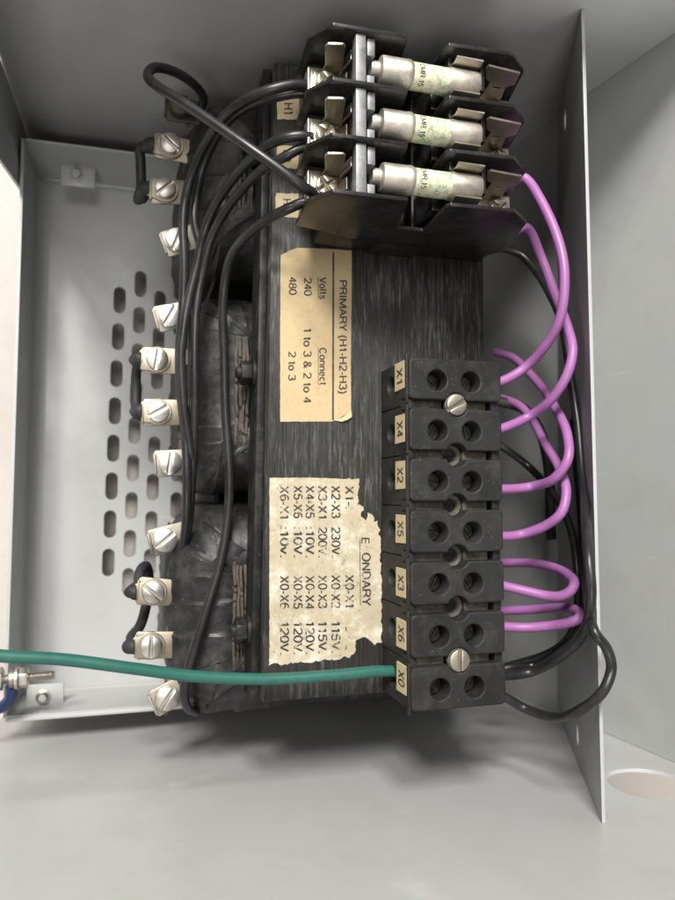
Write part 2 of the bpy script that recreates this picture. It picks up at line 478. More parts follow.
# ================================================================== SETTING
bm = NB()
s = [bm.verts.new(p) for p in ((-3000, -3000, -28), (3000, -3000, -28), (3000, 3000, -28), (-3000, 3000, -28))]; bm.faces.new(s)
fl = build('concrete_floor', bm, M_CONC); fl['kind'] = 'structure'

# ================================================================== ENCLOSURE
FY, TY = -120.0, 198.5                       # inner faces of the shell's lower and upper wall
enc = thing('metal_enclosure', 'open grey painted sheet metal enclosure with a slotted back panel around the transformer', 'enclosure', (80, 40, -28))
def slot(cx, cy, wd, ht, n=7):
    r = wd / 2; o = []
    for k in range(n + 1):
        t = math.pi * k / n; o.append((cx + r * math.cos(t), cy + ht / 2 - r + r * math.sin(t)))
    for k in range(n + 1):
        t = math.pi + math.pi * k / n; o.append((cx + r * math.cos(t), cy - ht / 2 + r + r * math.sin(t)))
    return o
bm = NB()
holes = []
for c, (x0, y0, n) in enumerate(((-8, 116.7, 8), (3.6, 127.2, 9), (14.9, 116.2, 8), (26.2, 127.2, 9), (37.5, 116.7, 8))):
    for k in range(n):
        holes.append(slot(x0 - (k * .45 if c < 3 else 0), y0 - 21.75 * k, 6.6, 15.6))
holed(bm, [(-47, -105), (213, -105), (177, 184), (-47, 184)], holes, 'Z', -1.5, 0, .25)
build('back_panel', bm, M_PAINT, enc, smooth=False)

def sheet(bm, prof, axis, a, b, th=1.5):
    """bent sheet: open profile (2d) given thickness, run from a to b"""
    left = []; n = len(prof)
    for i in range(n):
        p0 = Vector(prof[max(i - 1, 0)]); p1 = Vector(prof[min(i + 1, n - 1)])
        d = (p1 - p0).normalized(); left.append((prof[i][0] - d.y * th, prof[i][1] + d.x * th))
    prism(bm, list(prof) + left[::-1], axis, a, b)
def bend(c, r, a0, a1, n=6):
    return [(c[0] + r * math.cos(math.radians(a0 + (a1 - a0) * k / n)), c[1] + r * math.sin(math.radians(a0 + (a1 - a0) * k / n))) for k in range(n + 1)]
# left flange of the tray (x, z)
bm = NB(); sheet(bm, bend((-47, 7), 7, 270, 180)[::-1][::-1] + [(-55.3, 47)], 'Y', -105, 184, 1.5)
build('side_flange', bm, M_PAINT, enc)
# bottom and top flanges (y, z)
bm = NB(); sheet(bm, [(-105.02, -.0)] + bend((-104.5, 1.5), 1.5, 270, 180, 3)[1:] + [(-106, 45)], 'X', -55, 214, -1.3)
box(bm, -56, 214, -107.6, -105.7, 44.2, 45.6, .4)
build('lower_flange', bm, M_PAINT, enc)
bm = NB(); sheet(bm, [(184.02, 0), (185.3, 1.5), (185.3, 45)], 'X', -55, 178, 1.3)
build('upper_flange', bm, M_PAINT, enc)
# outer shell
bm = NB(); box(bm, -60, 240, TY, TY + 1.5, -28, 229, .4); build('top_wall', bm, M_PAINT, enc)
bm = NB(); h0, h1, h2, h3 = PY(602, 785, FY), PY(677, 790, FY), PY(641, 767, FY), PY(641, 803, FY)
holed(bm, [(-66, -28), (262, -28), (262, 292), (-66, 292)], [circle((h2.x + h3.x) / 2 + 3.5, (h2.z + h3.z) / 2 + .5, (h3.z - h2.z) / 2 + .6, 40)], 'Y', FY - 1.5, FY, .3)
build('bottom_wall', bm, M_PAINT, enc)
bm = NB(); cols = []
t0, t1, b0, b1 = PY(583, 97, TY), PY(675, 33, TY), PY(600, 731, FY), PY(675, 763, FY)
kt = (t1.x - t0.x) / (t1.z - t0.z); kb = (b1.x - b0.x) / (b1.z - b0.z)
for off in (0, 1.5):
    cols.append([[bm.verts.new((X_ + off, Y_, Z_)) for Z_ in (-27.8, 40, 110, 190, 272) for X_ in [((t0.x + kt * (Z_ - t0.z)) * f_ + (b0.x + kb * (Z_ - b0.z)) * (1 - f_))]]
                 for f_ in (0, .25, .5, .75, 1) for Y_ in [FY + .2 + f_ * (TY - FY - .4)]])
for i in range(4):
    for j in range(4):
        for c_ in cols: bm.faces.new((c_[i][j], c_[i + 1][j], c_[i + 1][j + 1], c_[i][j + 1]))
rim = [(0, j) for j in range(5)] + [(i, 4) for i in range(1, 5)] + [(4, j) for j in (3, 2, 1, 0)] + [(i, 0) for i in (3, 2, 1)]
for k in range(len(rim)):
    (a_, b_), (c_, d_) = rim[k], rim[(k + 1) % len(rim)]
    bm.faces.new((cols[0][a_][b_], cols[0][c_][d_], cols[1][c_][d_], cols[1][a_][b_]))
build('right_wall', bm, M_PAINT, enc)
bm = NB()
yz = [(TY - .3, -27.8), (TY - .3, 228), (133, 228), (151.2, 102.4), (165.5, 8), (168, -27.8)]
t = bmesh.new(); prism(t, yz, 'X', 0, 1.5, .3)
for v in t.verts: v.co.x += -55.8 - .038 * max(v.co.z, 0) - 1.5
merge(bm, t)
build('left_gusset', bm, M_PAINT, enc)
# mounting rail at the right
bm = NB()
def rail_hole(y, z, ry=4.8, rz=2.6): return [(y + ry * math.cos(2 * math.pi * i / 24), z + rz * math.sin(2 * math.pi * i / 24)) for i in range(24)]
t = bmesh.new()
tip, top_ = PY(602, 824, FY), PY(580, 8, TY)
LEAN = .5
def PL(u, v):
    d = ROT @ Vector(((u - CX) / FPX, -(v - CY) / FPX, -1.0))
    k = (tip.x + LEAN * tip.z - CAM.x - LEAN * CAM.z) / (d.x + LEAN * d.z)
    return CAM + d * k
ha, hb, ca, cb = PL(565, 120), PL(577.5, 735), PL(572.5, 758), PL(563, 732)
def meet(Y):                                   # height at which the leaning panel meets the side wall
    f = (Y - FY) / (TY - FY)
    for zi in range(180, 0, -1):
        if tip.x + (tip.z - zi) * LEAN > (t0.x + kt * (zi - t0.z)) * f + (b0.x + kb * (zi - b0.z)) * (1 - f) - .6: return zi + 1.0
    return 1.0
holed(t, [(cb.y + 6, meet(cb.y + 6)), (TY - 40, meet(TY - 40)), (TY - .4, 120), (TY - .3, top_.z), (FY + .2, tip.z), (ca.y, ca.z), (cb.y, cb.z)], [rail_hole(ha.y, ha.z, 4.8, 3.0), rail_hole(hb.y, hb.z, 4.8, 2.6)], 'X', 1.5, 0, .25)
for v in t.verts: v.co.x += tip.x + (tip.z - v.co.z) * LEAN      # the panel leans in towards the opening
merge(bm, t)
build('side_panel', bm, M_PAINT, enc)
# corner brackets with their bolts
def corner_bracket(x, y, z, flip):
    bm = NB(); box(bm, x - 9, x + 9, y - 6, y + 6, z, z + 2.2, .6)
    box(bm, x - 4.5, x + 8, y - 6.6 if flip < 0 else y + 4.6, y - 4.6 if flip < 0 else y + 6.6, z - 9, z + 1.4, .4)
    br = build('corner_bracket', bm, M_PAINT, enc)
    bm = NB(); lathe(bm, [(3.6, 0), (3.6, 1), (2.6, 1.2), (2.6, 3.4), (1.9, 4.2)], (x - 1, y, z + 2.2), (0, 0, 1), 18)
    build('bolt', bm, M_ZINC if flip < 0 else M_PAINT, br)
corner_bracket(-40, -100.5, 26, -1)
corner_bracket(-31, 178.5, 20, 1)

# ground stud through the left flange
q = P(18, 678, 60)
gs = thing('ground_stud', 'zinc plated ground stud with hex nuts and blue ring lug at the lower left flange', 'bolt', (q.x, q.y, q.z - 6))
bm = NB(); lathe(bm, [(2.2, -14)] + sum([[(2.25, h), (1.95, h + .4)] for h in [-13 + .8 * k for k in range(36)]], []) + [(1.7, 16.3)], q, (1, .03, 0), 14); build('threaded_rod', bm, M_ZINC, gs)
def hexnut(bm, p, d, r, h):
    m = frame_to(p, d); t = bmesh.new(); prism(t, circle(0, 0, r, 6), 'Z', 0, h, .45); merge(bm, t, m)
bm = NB(); hexnut(bm, q + Vector((0.5, 0, 0)), (1, .03, 0), 5.0, 4.0); build('hex_nut', bm, M_ZINC, gs)
bm = NB(); hexnut(bm, q + Vector((-11, 0, 0)), (1, .03, 0), 5.6, 4.6); build('hex_nut', bm, M_ZINC, gs)
bm = NB(); lathe(bm, [(5.2, -1.2), (5.2, 0.2)], q, (1, .03, 0), 22); build('washer', bm, M_ZINC, gs)
bm = NB(); lathe(bm, [(4.6, -3.4), (4.6, -1.6)], q, (1, .03, 0), 22); build('ring_lug', bm, M_BRASS, gs)
bm = NB(); tube(bm, [q + Vector((-2.4, -4, 0)), q + Vector((-3, -9, -2)), q + Vector((-7, -14, -6)), q + Vector((-16, -19, -12))], lambda t: 3.0 - .6 * t, 14)
build('crimp_sleeve', bm, M_BLUE, gs)

# ================================================================== TRANSFORMER
tr = thing('transformer', 'black three-coil transformer with striped laminated core and paper voltage labels', 'transformer', (100, 45, 0))
bm = NB()
yoke = [(53.2, 181), (51.0, -78.3), (147, -78.3), (149, 181)][::1]
prism(bm, [(50.9, -78.3), (147.2, -78.3), (149.2, 181), (54.2, 181)], 'Z', 123.5, 150, .25, 1)
prism(bm, [(50.9, -78.3), (147.2, -78.3), (149.2, 181), (54.2, 181)], 'Z', 18, 46, .25, 1)
for y0, y1 in ((-66, -29), (30, 66), (128, 164)): box(bm, 54.5, 146.8, y0, y1, 46, 123.5)
build('core', bm, M_CORE, tr)
# edge clamp strips at the sides of the front yoke
bm = NB(); prism(bm, [(47.4, -80), (50.8, -80), (54.0, 182), (50.8, 182)], 'Z', 126, 143.5, .5)
build('yoke_clamp', bm, M_YOKE, tr)
bm = NB(); prism(bm, [(147.3, -80), (150, -80), (152, 182), (149.3, 182)], 'Z', 126, 143.5, .5)
build('yoke_clamp', bm, M_YOKE, tr)
bm = NB()
for x in (56, 144):
    box(bm, x - 8, x + 8, -78, 181, 0.2, 17.9, .6)
build('mounting_foot', bm, M_YOKE, tr)
for y, x in ((150, 50.4), (53, 49), (-53, 47.8)):
    bm = NB(); lathe(bm, [(6.4, 0), (6.4, 1.2)], (x, y, 135.5), (-1, 0, 0), 20)
    hexnut(bm, Vector((x - 1.2, y, 135.5)), (-1, 0, 0), 5.4, 4.6)
    lathe(bm, [(2.7, 5), (2.7, 7.0), (2.2, 7.6)], (x, y, 135.5), (-1, 0, 0), 14)
    build('clamp_bolt', bm, M_YOKE, tr)

def coil(x0, x1, y0, y1, z1, seed, ch):
    """taped coil: rounded octagonal ring round its leg, tape wrapped turn by turn"""
    bm = NB()
    oct_ = [(x0 + ch * .75, y0), (x1 - ch, y0), (x1, y0 + ch), (x1, y1 - ch), (x1 - ch, y1), (x0 + ch * .75, y1), (x0, y1 - ch * 1.15), (x0, y0 + ch * 1.15)]
    # resample with rounded corners
    per = []
    n = len(oct_)
    for i in range(n):
        a, b, c = Vector(oct_[i - 1]), Vector(oct_[i]), Vector(oct_[(i + 1) % n])
        r = 5.0; p = b + (a - b).normalized() * r; q_ = b + (c - b).normalized() * r
        for k in range(5):
            t_ = k / 4; per.append((p.lerp(b, t_)).lerp(b.lerp(q_, t_), t_))
    pts = []
    tot = 0
    for i in range(len(per)):
        a, b = per[i], per[(i + 1) % len(per)]; L = (b - a).length; m_ = max(1, int(L / 1.3))
        for k in range(m_): pts.append((a.lerp(b, k / m_), tot + L * k / m_))
        tot += L
    prof = [(0, 30), (0, 60), (.0, 84), (.0, 94), (.5, 99), (1.6, 104), (3.4, 109), (6.0, 113.4), (9.4, 117), (13.4, 119.8), (18, 121.6), (22, 122.4), (26, 122.4), (30, 121)]
    rnd = random.Random(seed)
    turns = []; p_ = 0
    while p_ < tot: turns.append(p_); p_ += rnd.uniform(8, 17)
    tl = [rnd.uniform(-.5, .5) for _ in turns]; th = [rnd.uniform(.1, .9) for _ in turns]
    N_ = len(pts); rings = []
    cx, cy = (x0 + x1) / 2, (y0 + y1) / 2
    for (p, sl) in pts:
        i = pts.index((p, sl))
        d = pts[(i + 1) % N_][0] - pts[i - 1][0]; d.normalize(); nrm = Vector((-d.y, d.x))   # inward (ccw)
        ring = []
        for j, (off, z) in enumerate(prof):
            sj = (sl + off * .5 * tl[i * len(tl) // N_] * 0 + j * .9 * .35) % tot
            k = max(q2 for q2 in range(len(turns)) if turns[q2] <= sj)
            nxt = turns[k + 1] if k + 1 < len(turns) else tot
            f = (sj - turns[k]) / (nxt - turns[k])
            lift = th[k] * (1 - f) + .5 * (1 - min(1, f * 9))
            w3 = Vector((p.x, p.y, z))
            wob = noise.noise(w3 * .035 + Vector((seed, 0, 0))) * 1.1 + noise.noise(w3 * .13) * .35 + noise.noise(Vector((sl * .30, j * .55, seed))) * .4
            o = off - (lift + wob) * (1 if j < 8 else .45)
            zz = z + (lift + wob) * (0 if j < 5 else .8) + (z1 - 122.6) * min(1, j / 8)
            ring.append(bm.verts.new((p.x + nrm.x * o, p.y + nrm.y * o, zz)))
        rings.append(ring)
    for i in range(N_):
        a, b = rings[i], rings[(i + 1) % N_]
        for j in range(len(prof) - 1): bm.faces.new((a[j], b[j], b[j + 1], a[j + 1]))
    return bm
coils = []
for (x0, x1, y0, y1, z1, sd, ch) in ((20, 166, 106, 185.0, 122.6, 3, 15), (20.5, 166, 3.5, 94, 122.8, 8, 14), (16, 166, -95, -1.5, 123.0, 14, 18)):
    coils.append(build('coil', coil(x0, x1, y0, y1, z1, sd, ch), M_TAPE, tr, angle=28))
# kraft board edges standing between coil and yoke
for ci, (ya, yb) in ((0, (127, 160)), (1, (24, 74)), (2, (-73, -24))):
    bm = NB()
    for k in range(4):
        x = 43.2 + k * 1.6 + (0 if ci else 1.0)
        d0, d1 = random.uniform(-2, 4), random.uniform(-4, 2)
        pl = []
        for j in range(41):
            y = ya + d0 + (yb + d1 - ya - d0) * j / 40
            pl.append((y, 122.0 + 3.4 * math.sin(math.pi * j / 40) ** .4 + random.uniform(-.28, .28) + (random.uniform(-1.6, -.4) if random.random() < .08 else 0) - .5 * (k % 2)))
        t = bmesh.new(); prism(t, [(ya + d0, 100), *[(y, z) for y, z in pl], (yb + d1, 100)], 'X', x - .55, x + .55)
        for v in t.verts: v.co.x += noise.noise(v.co * .12 + Vector((k * 9, 0, 0))) * .9
        merge(bm, t)
    build('insulation_board', bm, M_KRAFT, coils[ci])
# frayed glass sleeve and leads where the tabs leave the coils
for ci, ys in ((0, (178, 160, 139, 117)), (1, (82, 62, 39, 16)), (2, (-17, -40, -63, -85))):
    bm = NB(); rr = random.Random(ci + 40)
    for y in ys:
        for k in range(3):
            yy = y + rr.uniform(-7, 7); xx = (21 if ci < 2 else 17) + rr.uniform(-.5, 1.2)
            tube(bm, [(xx + .6, yy - rr.uniform(3, 6), 101 + rr.uniform(-2, 2)), (xx, yy, 103 + rr.uniform(-2, 2)), (xx + .6, yy + rr.uniform(3, 6), 101 + rr.uniform(-2, 2))], rr.uniform(.5, 1.0), 7, 0, .8, .9)
    build('frayed_lead', bm, M_KRAFT, coils[ci])

def slot_screw(bm, p, r, h, ang, gw=1.2, cross=False, mi=0, d=(0, 0, 1)):
    """slotted (or cross) pan head with a real slot, axis along d"""
    m = frame_to(p, d, (0, 1, 0)) @ Matrix.Rotation(ang, 4, 'Z')
    t = bmesh.new(); lathe(t, [(r, 0), (r, h * .55)], (0, 0, 0), (0, 0, 1), 28); merge(bm, t, m, mi)
    parts = 4 if cross else 2; g = gw / 2
    for k in range(parts):
        span = 2 * math.pi / parts; pl = []
        if parts == 2:
            a0 = math.asin(g / r); pl = [(r * .97 * math.cos(a0 + (math.pi - 2 * a0) * i / 16), r * .97 * math.sin(a0 + (math.pi - 2 * a0) * i / 16)) for i in range(17)]
        else:
            a0 = math.asin(g / r); pl = [(r * .97 * math.cos(a0 + (span - 2 * a0) * i / 8), r * .97 * math.sin(a0 + (span - 2 * a0) * i / 8)) for i in range(9)] + [(g, g)]
        t = bmesh.new(); prism(t, pl, 'Z', h * .5, h, min(.55, h * .25), 2)
        for v in t.verts:
            rr_ = (v.co.x ** 2 + v.co.y ** 2) / (r * r)
            if v.co.z > h * .6: v.co.z += h * .18 * (1 - rr_)
        merge(bm, t, m @ Matrix.Rotation(span * k, 4, 'Z'), mi)

# terminal tabs, two or four to each coil edge
TERM = [(180, 108, 1, -35), (170, 146, 1, -40), (165, 190, 1, 42), (177, 240, 0, 70), (170, 316, 0, 62), (157, 360, 1, 82), (158, 412, 1, 30),
        (170, 463, 0, 84), (165, 540, 0, 40), (153, 592, 1, -40), (151, 646, 1, 88), (167, 698, 0, 55)]
ZT = 109.0
TW = []
for i, (u, v, lug, ang) in enumerate(TERM):
    c = P(u, v, ZT); TW.append(c)
    rot = random.uniform(-6, 6) + (22 if i in (3, 4) else 0) + (18 if i in (8,) else 0) + (30 if i == 11 else 0)
    mt = Matrix.Translation(c) @ Matrix.Rotation(math.radians(rot), 4, 'Z') @ Matrix.Rotation(math.radians(random.uniform(-5, 5)), 4, 'Y')
    bm = NB(); cr = random.Random(i * 5 + 2)
    pl = [(-6.4, -5.2 + cr.uniform(-.5, .5)), (-5.4, -6.0), (14, -5.6), (14, 5.6), (-5.2 + cr.uniform(-.6, .6), 6.0), (-6.6, 4.8 + cr.uniform(-.6, .6))]
    prism(bm, pl, 'Z', -2.4, -1.2, .4, 2, 0, mt)
    box(bm, -6.9, -5.9, -4.6, 4.6, -2.3, .5, .35, 2, 0, mt)
    tb_ = build('terminal_tab', bm, M_SHADED if i == 0 else (M_BRASS if lug else M_TAB), tr)  # first tab and screw: shade under the wire loop put into the colour
    bm = NB(); base_ = (1.6 if lug else 0.0)
    slot_screw(bm, c + Vector((0, 0, -1.1 + base_)), 5.3 if not lug else 4.9, 3.2, math.radians(ang), 1.15)
    build('screw', bm, M_SHADED if i == 0 else M_ZINC, tb_)

# paper labels on the core
def torn(poly, jit, step=.55, rnd=random, ragged=None):
    o = []
    for i in range(len(poly)):
        a = Vector(poly[i]); b = Vector(poly[(i + 1) % len(poly)]); n = max(1, int((b - a).length / step))
        for k in range(n):
            p = a.lerp(b, k / n); am = jit if ragged is None or ragged(p) else .05
            nv = noise.noise_vector(Vector((p.x * .55, p.y * .55, 3.0))) * am * 3.2; o.append((p.x + nv.x + rnd.uniform(-am, am) * .45, p.y + nv.y + rnd.uniform(-am, am) * .45))
    return o
ZL = 150.22
def L5(x, y): p = P(260 + x / 4.5, 230 + y / 4.5, ZL); return p
def L6(x, y): p = P(250 + x / 3.3333, 450 + y / 3.3333, ZL); return p
def sheet_of(bm, pts, jit, z=ZL, ragged=None):
    poly = torn([(p.x, p.y) for p in pts], jit, ragged=ragged)
    prism(bm, poly, 'Z', 150.02, z)
bm = NB(); sheet_of(bm, [L5(*q) for q in ((93, 112), (120, 100), (165, 80), (290, 84), (413, 92), (412, 300), (409, 600), (410, 822), (372, 836), (345, 856), (322, 862), (91, 862), (91, 500))], .04)
cz = Vector((0, 0, 1))                           # the lower right corner has come unstuck and curls up
fold = [L5(338, 857), L5(375, 840), L5(411, 815)]; tipc = [L5(366, 863) + cz * .7, L5(390, 855) + cz * 1.3, L5(410, 842) + cz * .9]
for i_ in range(2):
    q4 = [fold[i_], fold[i_ + 1], tipc[i_ + 1], tipc[i_]]
    bm.faces.new([bm.verts.new(p + cz * .02) for p in q4]); bm.faces.new([bm.verts.new(p - cz * .12) for p in q4[::-1]])
lab = build('paper_label', bm, M_PAPER, tr); lab['label'] = 'cream PRIMARY voltage label'
bm = NB()
def put(body, a, b, capx, f, lift=.08):
    """a, b: ends of the baseline in zoomed label pixels, capx: pixel x of the letter tops"""
    p0, p1 = f(*a), f(*b); c = f(capx, a[1]) - p0
    write(bm, body, p0, p1, c, Vector((0, 0, lift)))
put('PRIMARY (H1-H2-H3)', (358, 226), (357, 737), 391, L5)
put('Volts', (268, 212), (268, 312), 299, L5); put('Connect', (268, 530), (268, 697), 299, L5)
put('240', (199, 215), (199, 297), 232, L5); put('1 to 3 & 2 to 4', (197, 443), (196, 778), 231, L5)
put('480', (131, 210), (131, 293), 164, L5); put('2 to 3', (129, 546), (128, 678), 161, L5)
def rule(a, b, wpx, f):
    (x0, y0), (x1, y1) = a, b
    vs = [f(x0 - wpx / 2, y0), f(x0 + wpx / 2, y0), f(x1 + wpx / 2, y1), f(x1 - wpx / 2, y1)]
    bm.faces.new([bm.verts.new(v + Vector((0, 0, .08))) for v in vs])
rule((330, 100), (328, 856), 8, L5); rule((262, 212), (262, 312), 2.5, L5); rule((262, 530), (262, 697), 2.5, L5)
build('lettering', bm, M_INK, lab, smooth=False)

bm = NB(); sheet_of(bm, [L6(*q) for q in ((65, 93), (200, 92), (300, 96), (360, 98), (366, 125), (356, 150), (362, 180), (376, 190), (372, 222), (388, 232), (396, 208), (408, 212), (414, 238), (428, 232), (432, 300), (440, 460), (438, 645), (415, 648), (395, 632), (372, 622), (352, 640), (352, 665), (338, 692), (255, 700), (190, 708), (65, 716))], .28, ragged=lambda p: p.x > 86 or p.y < -62.5)
lab = build('paper_label', bm, M_TORN, tr); lab['label'] = 'torn scuffed SECONDARY voltage label'
bm = NB()
for x, cells in ((101, (('X6-X1', 120, 228), (':10v.', 256, 358), ('X0-X6', 420, 530), ('120V.', 574, 682))),
                 (146, (('X5-X6', 119, 228), (':10V.', 256, 358), ('X0-X5', 420, 530), ('120V.', 574, 681))),
                 (186, (('X4-X5', 119, 228), (':10V.', 256, 358), ('X0-X4', 419, 530), ('120V.', 573, 680))),
                 (228, (('X3-X1', 119, 228), ('200V.', 256, 358), ('X0-X3', 418, 528), ('115V.', 572, 678))),
                 (272, (('X2-X3', 119, 228), ('230V.', 256, 358), ('X0-X2', 417, 527), ('115V.', 572, 676))),
                 (318, (('X1-.', 120, 196), ('X0-X1', 416, 524)))):
    for body, y0, y1 in cells: put(body, (x, y0), (x, y1), x + 28, L6, .1)
put('E', (372, 292), (372, 312), 398, L6, .1); put('ONDARY', (374, 342), (374, 520), 402, L6, .1)
put('.', (318, 350), (318, 356), 346, L6, .1); put('. .', (318, 590), (318, 664), 346, L6, .1)
rule((366, 300), (368, 518), 2.5, L6)
build('lettering', bm, M_INKW, lab, smooth=False)

for (pts, ta, tb2, capx, body) in ((((277, 97), (304, 97), (300, 120), (277, 119)), (284, 103), (284, 114), 293, 'H1'),
                                   (((277, 145), (301, 146), (297, 169), (275, 167)), (283, 150), (283, 162), 291, 'H2'),
                                   (((276, 193), (302, 194), (298, 218), (275, 216)), (283, 199), (283, 210), 291, 'H3')):
    bm = NB(); sheet_of(bm, [P(*q, ZL) for q in pts], .1)
    tg = build('marker_tag', bm, M_TAG, tr)
    bm = NB(); p0 = P(*ta, ZL); write(bm, body, p0, P(*tb2, ZL), P(capx, ta[1], ZL) - p0, Vector((0, 0, .08)))
    build('lettering', bm, M_INK, tg, smooth=False)

# ================================================================== FUSE BLOCK
fb = thing('fuse_block', 'black three-pole fuse block with octagonal barriers mounted at the top of the core', 'fuse block', (100, 134, 150.3))
bm = NB()
box(bm, 70, 96, 104.8, 164.0, 150.3, 168, .8); box(bm, 106, 146, 104.8, 164.0, 150.3, 171, .8); box(bm, 94, 115, 103.8, 165.0, 150.3, 163, .8)
for y in (154.1, 134.4, 114.6):
    box(bm, 60.5, 74, y - 8.4, y + 8.4, 167.5, 182.8, .6)       # terminal platforms
    box(bm, 127, 144, y - 8.4, y + 8.4, 168, 182.0, .6)
    box(bm, 79.5, 93, y - 8, y + 8, 170.6, 186, .8); box(bm, 107, 121, y - 6, y + 6, 170.6, 189, .8)
    box(bm, 122.6, 124.4, y - 2.0, y + 8.8, 170.6, 199.6, .4); box(bm, 109.4, 110.8, y + 5, y + 8.8, 170.6, 200, .4)
build('base', bm, M_FUSEBLK, fb)
BAR = [(58.3, 172.4), (57.6, 194.6), (64.2, 204.2), (90.6, 205.0), (91.8, 203.5), (96.1, 180), (107.2, 180), (106.3, 203), (107.4, 205), (132.2, 206.4), (141.8, 198), (147.8, 172), (147.8, 166), (142, 160), (114.9, 160), (113, 156), (97, 156), (94.4, 161.2)]
for y in (164.0, 144.3, 124.5, 104.7):
    bm = NB(); prism(bm, BAR, 'Y', y - .75, y + .75, .28, 2)
    build('barrier', bm, M_FUSEBLK, fb)
for y in (154.1, 134.4, 114.6):
    # rejection bar and the notched clip leaf beside it
    bm = NB(); box(bm, 72.8, 76.6, y - 9.0, y + 9.0, 198.6, 203.0, .35)
    box(bm, 75.0, 76.4, y - 7.0, y + 7.0, 180, 198.8, .2)
    build('rejection_bar', bm, M_BAR, fb)
    bm = NB()
    for ya, yb, zt in ((-7.4, -4.4, 192.5), (-2.6, 2.0, 190.5), (3.4, 7.2, 196.0)):
        prism(bm, [(72.4, 182), (74.2, 182), (73.2, 188), (73.8, zt), (73.0, zt + .6), (71.8, 188)], 'Y', y + ya, y + yb, .15, 1)
    box(bm, 71.6, 74.6, y - 7.6, y + 7.4, 182.6, 183.8, .25)
    build('contact_strip', bm, M_TIN, fb)
    bm = NB()
    prism(bm, [(y - 8.6, 190), (y - 8.6, 201.5), (y - 4.6, 201.5), (y - 4.6, 193), (y + 2.2, 193), (y + 2.2, 202), (y + 8.6, 202), (y + 8.6, 198.2), (y + 5.2, 198.2), (y + 5.2, 194.6), (y + 8.6, 194.6), (y + 8.6, 180)], 'X', 77.4, 80.2, .25)
    build('fuse_clip', bm, M_BAR, fb)
    bm = NB()
    for sy in (1, -1):                                           # spring clip round the right-hand cap
        pr = [(4.4, -12), (5.35, -5.0), (5.55, 0), (5.0, 3.4), (4.7, 4.6), (5.4, 7.4)]
        if sy < 0: pr = pr[:4] + [(4.75, 4.4)]
        inn = [(y + sy * a, 198 + b) for a, b in pr]; out = [(y + sy * (a + .7), 198 + b) for a, b in pr]
        prism(bm, inn + out[::-1], 'X', 110.4, 121.0, .12, 1)
    box(bm, 110.4, 121.0, y - 4.6, y + 4.6, 186, 187, .2)
    build('fuse_clip', bm, M_TIN, fb)
    # left screw terminal with standing spade
    bm = NB(); box(bm, 60.2, 73.4, y - 5.6, y + 6.2, 182.8, 184.0, .4)
    box(bm, 60.0, 61.2, y - 5.6, y + 5.6, 179, 184.6, .4)
    sp = [(65.0, 183.5), (72.6, 183.5), (72.2, 188), (69.6, 201.2), (68.6, 202.2), (63.2, 200.8), (62.6, 199.4), (65.6, 188.5)]
    prism(bm, sp, 'Y', y + 4.4, y + 5.3, .2, 1)
    cl = build('terminal_clamp', bm, M_TIN, fb)
    bm = NB(); box(bm, 62.2, 71.6, y - 4.8, y + 4.2, 184.1, 185.2, .35, 2, 0, None)
    slot_screw(bm, (66.6, y - .4, 185.1), 4.1, 2.6, random.uniform(0, 1.5), 1.0, True)
    build('screw', bm, M_TIN, cl)
    # right screw terminal with T-shaped spade
    bm = NB(); box(bm, 127.6, 143.4, y - 5.8, y + 6.2, 182.0, 183.2, .4)
    sp = [(129.5, 183), (138.5, 183), (137.6, 188), (135.6, 195.0), (138.2, 197.4), (136.4, 204.4), (123.0, 205.4), (122.6, 203.8), (125.6, 198.2), (128.2, 196.4), (129.2, 189)]
    t = bmesh.new(); holed(t, [(a, b) for a, b in sp], [[(131.0, 192.2), (134.4, 192.2), (133.9, 194.4), (130.6, 194.4)]], 'Y', y + 4.8, y + 4.0, 0)
    merge(bm, t)
    cl = build('terminal_clamp', bm, M_TIN, fb)
    bm = NB(); slot_screw(bm, (137.4, y - .2, 183.2), 4.2, 3.0, random.uniform(0, 1.5), 1.0, True)
    build('screw', bm, M_TIN, cl)

# ---- the three fuses: real copies of one
def fuse(y, label):
    f = thing('cartridge_fuse', label, 'fuse', (101.5, y, 192.8), 'cartridge fuses in the fuse block')
    z = 198.0
    bm = NB(); lathe(bm, [(4.75, 94.5), (4.75, 109.5)], (0, y, z), (1, 0, 0), 48); brl = build('barrel', bm, M_BARREL, f)
    bm = NB()
    def bend_(p):
        a = (y - p.y) / 4.82 ; a0 = math.radians(14)
        an = a + a0
        return Vector((p.x, y - 4.80 * math.sin(an - a0 - math.radians(-17)), z + 4.80 * math.cos(an - a0 - math.radians(-17))))
    write(bm, 'CMR 15', (97.2, y + 4.2, z), (97.2, y - 4.4, z), (2.0, 0, 0), Vector((0, 0, 0)), bend=bend_)
    build('lettering', bm, M_INK, brl, smooth=False)
    bm = NB(); lathe(bm, [(2.6, 79.6), (2.9, 80.4), (2.9, 82.6), (3.6, 82.9), (4.8, 83.2), (5.15, 83.9), (5.2, 92.6), (5.35, 93.4), (5.2, 94.4), (4.95, 95.0)], (0, y, z), (1, 0, 0), 40)
    build('end_cap', bm, M_CAPM, f)
    bm = NB(); lathe(bm, [(4.95, 109.2), (5.2, 109.7), (5.2, 120.4), (4.9, 121.3), (4.0, 121.7)], (0, y, z), (1, 0, 0), 40)
    build('end_cap', bm, M_CAPM, f)
    return f
f0 = fuse(154.1, 'top cartridge fuse of the three, in the pole farthest from the paper label')
def copy_tree(o, parent=None):
    c = o.copy(); COL.objects.link(c)
    if parent is not None: c.parent = parent
    for ch in [k for k in list(bpy.data.objects) if k.parent == o and k != c]: copy_tree(ch, c)
    return c
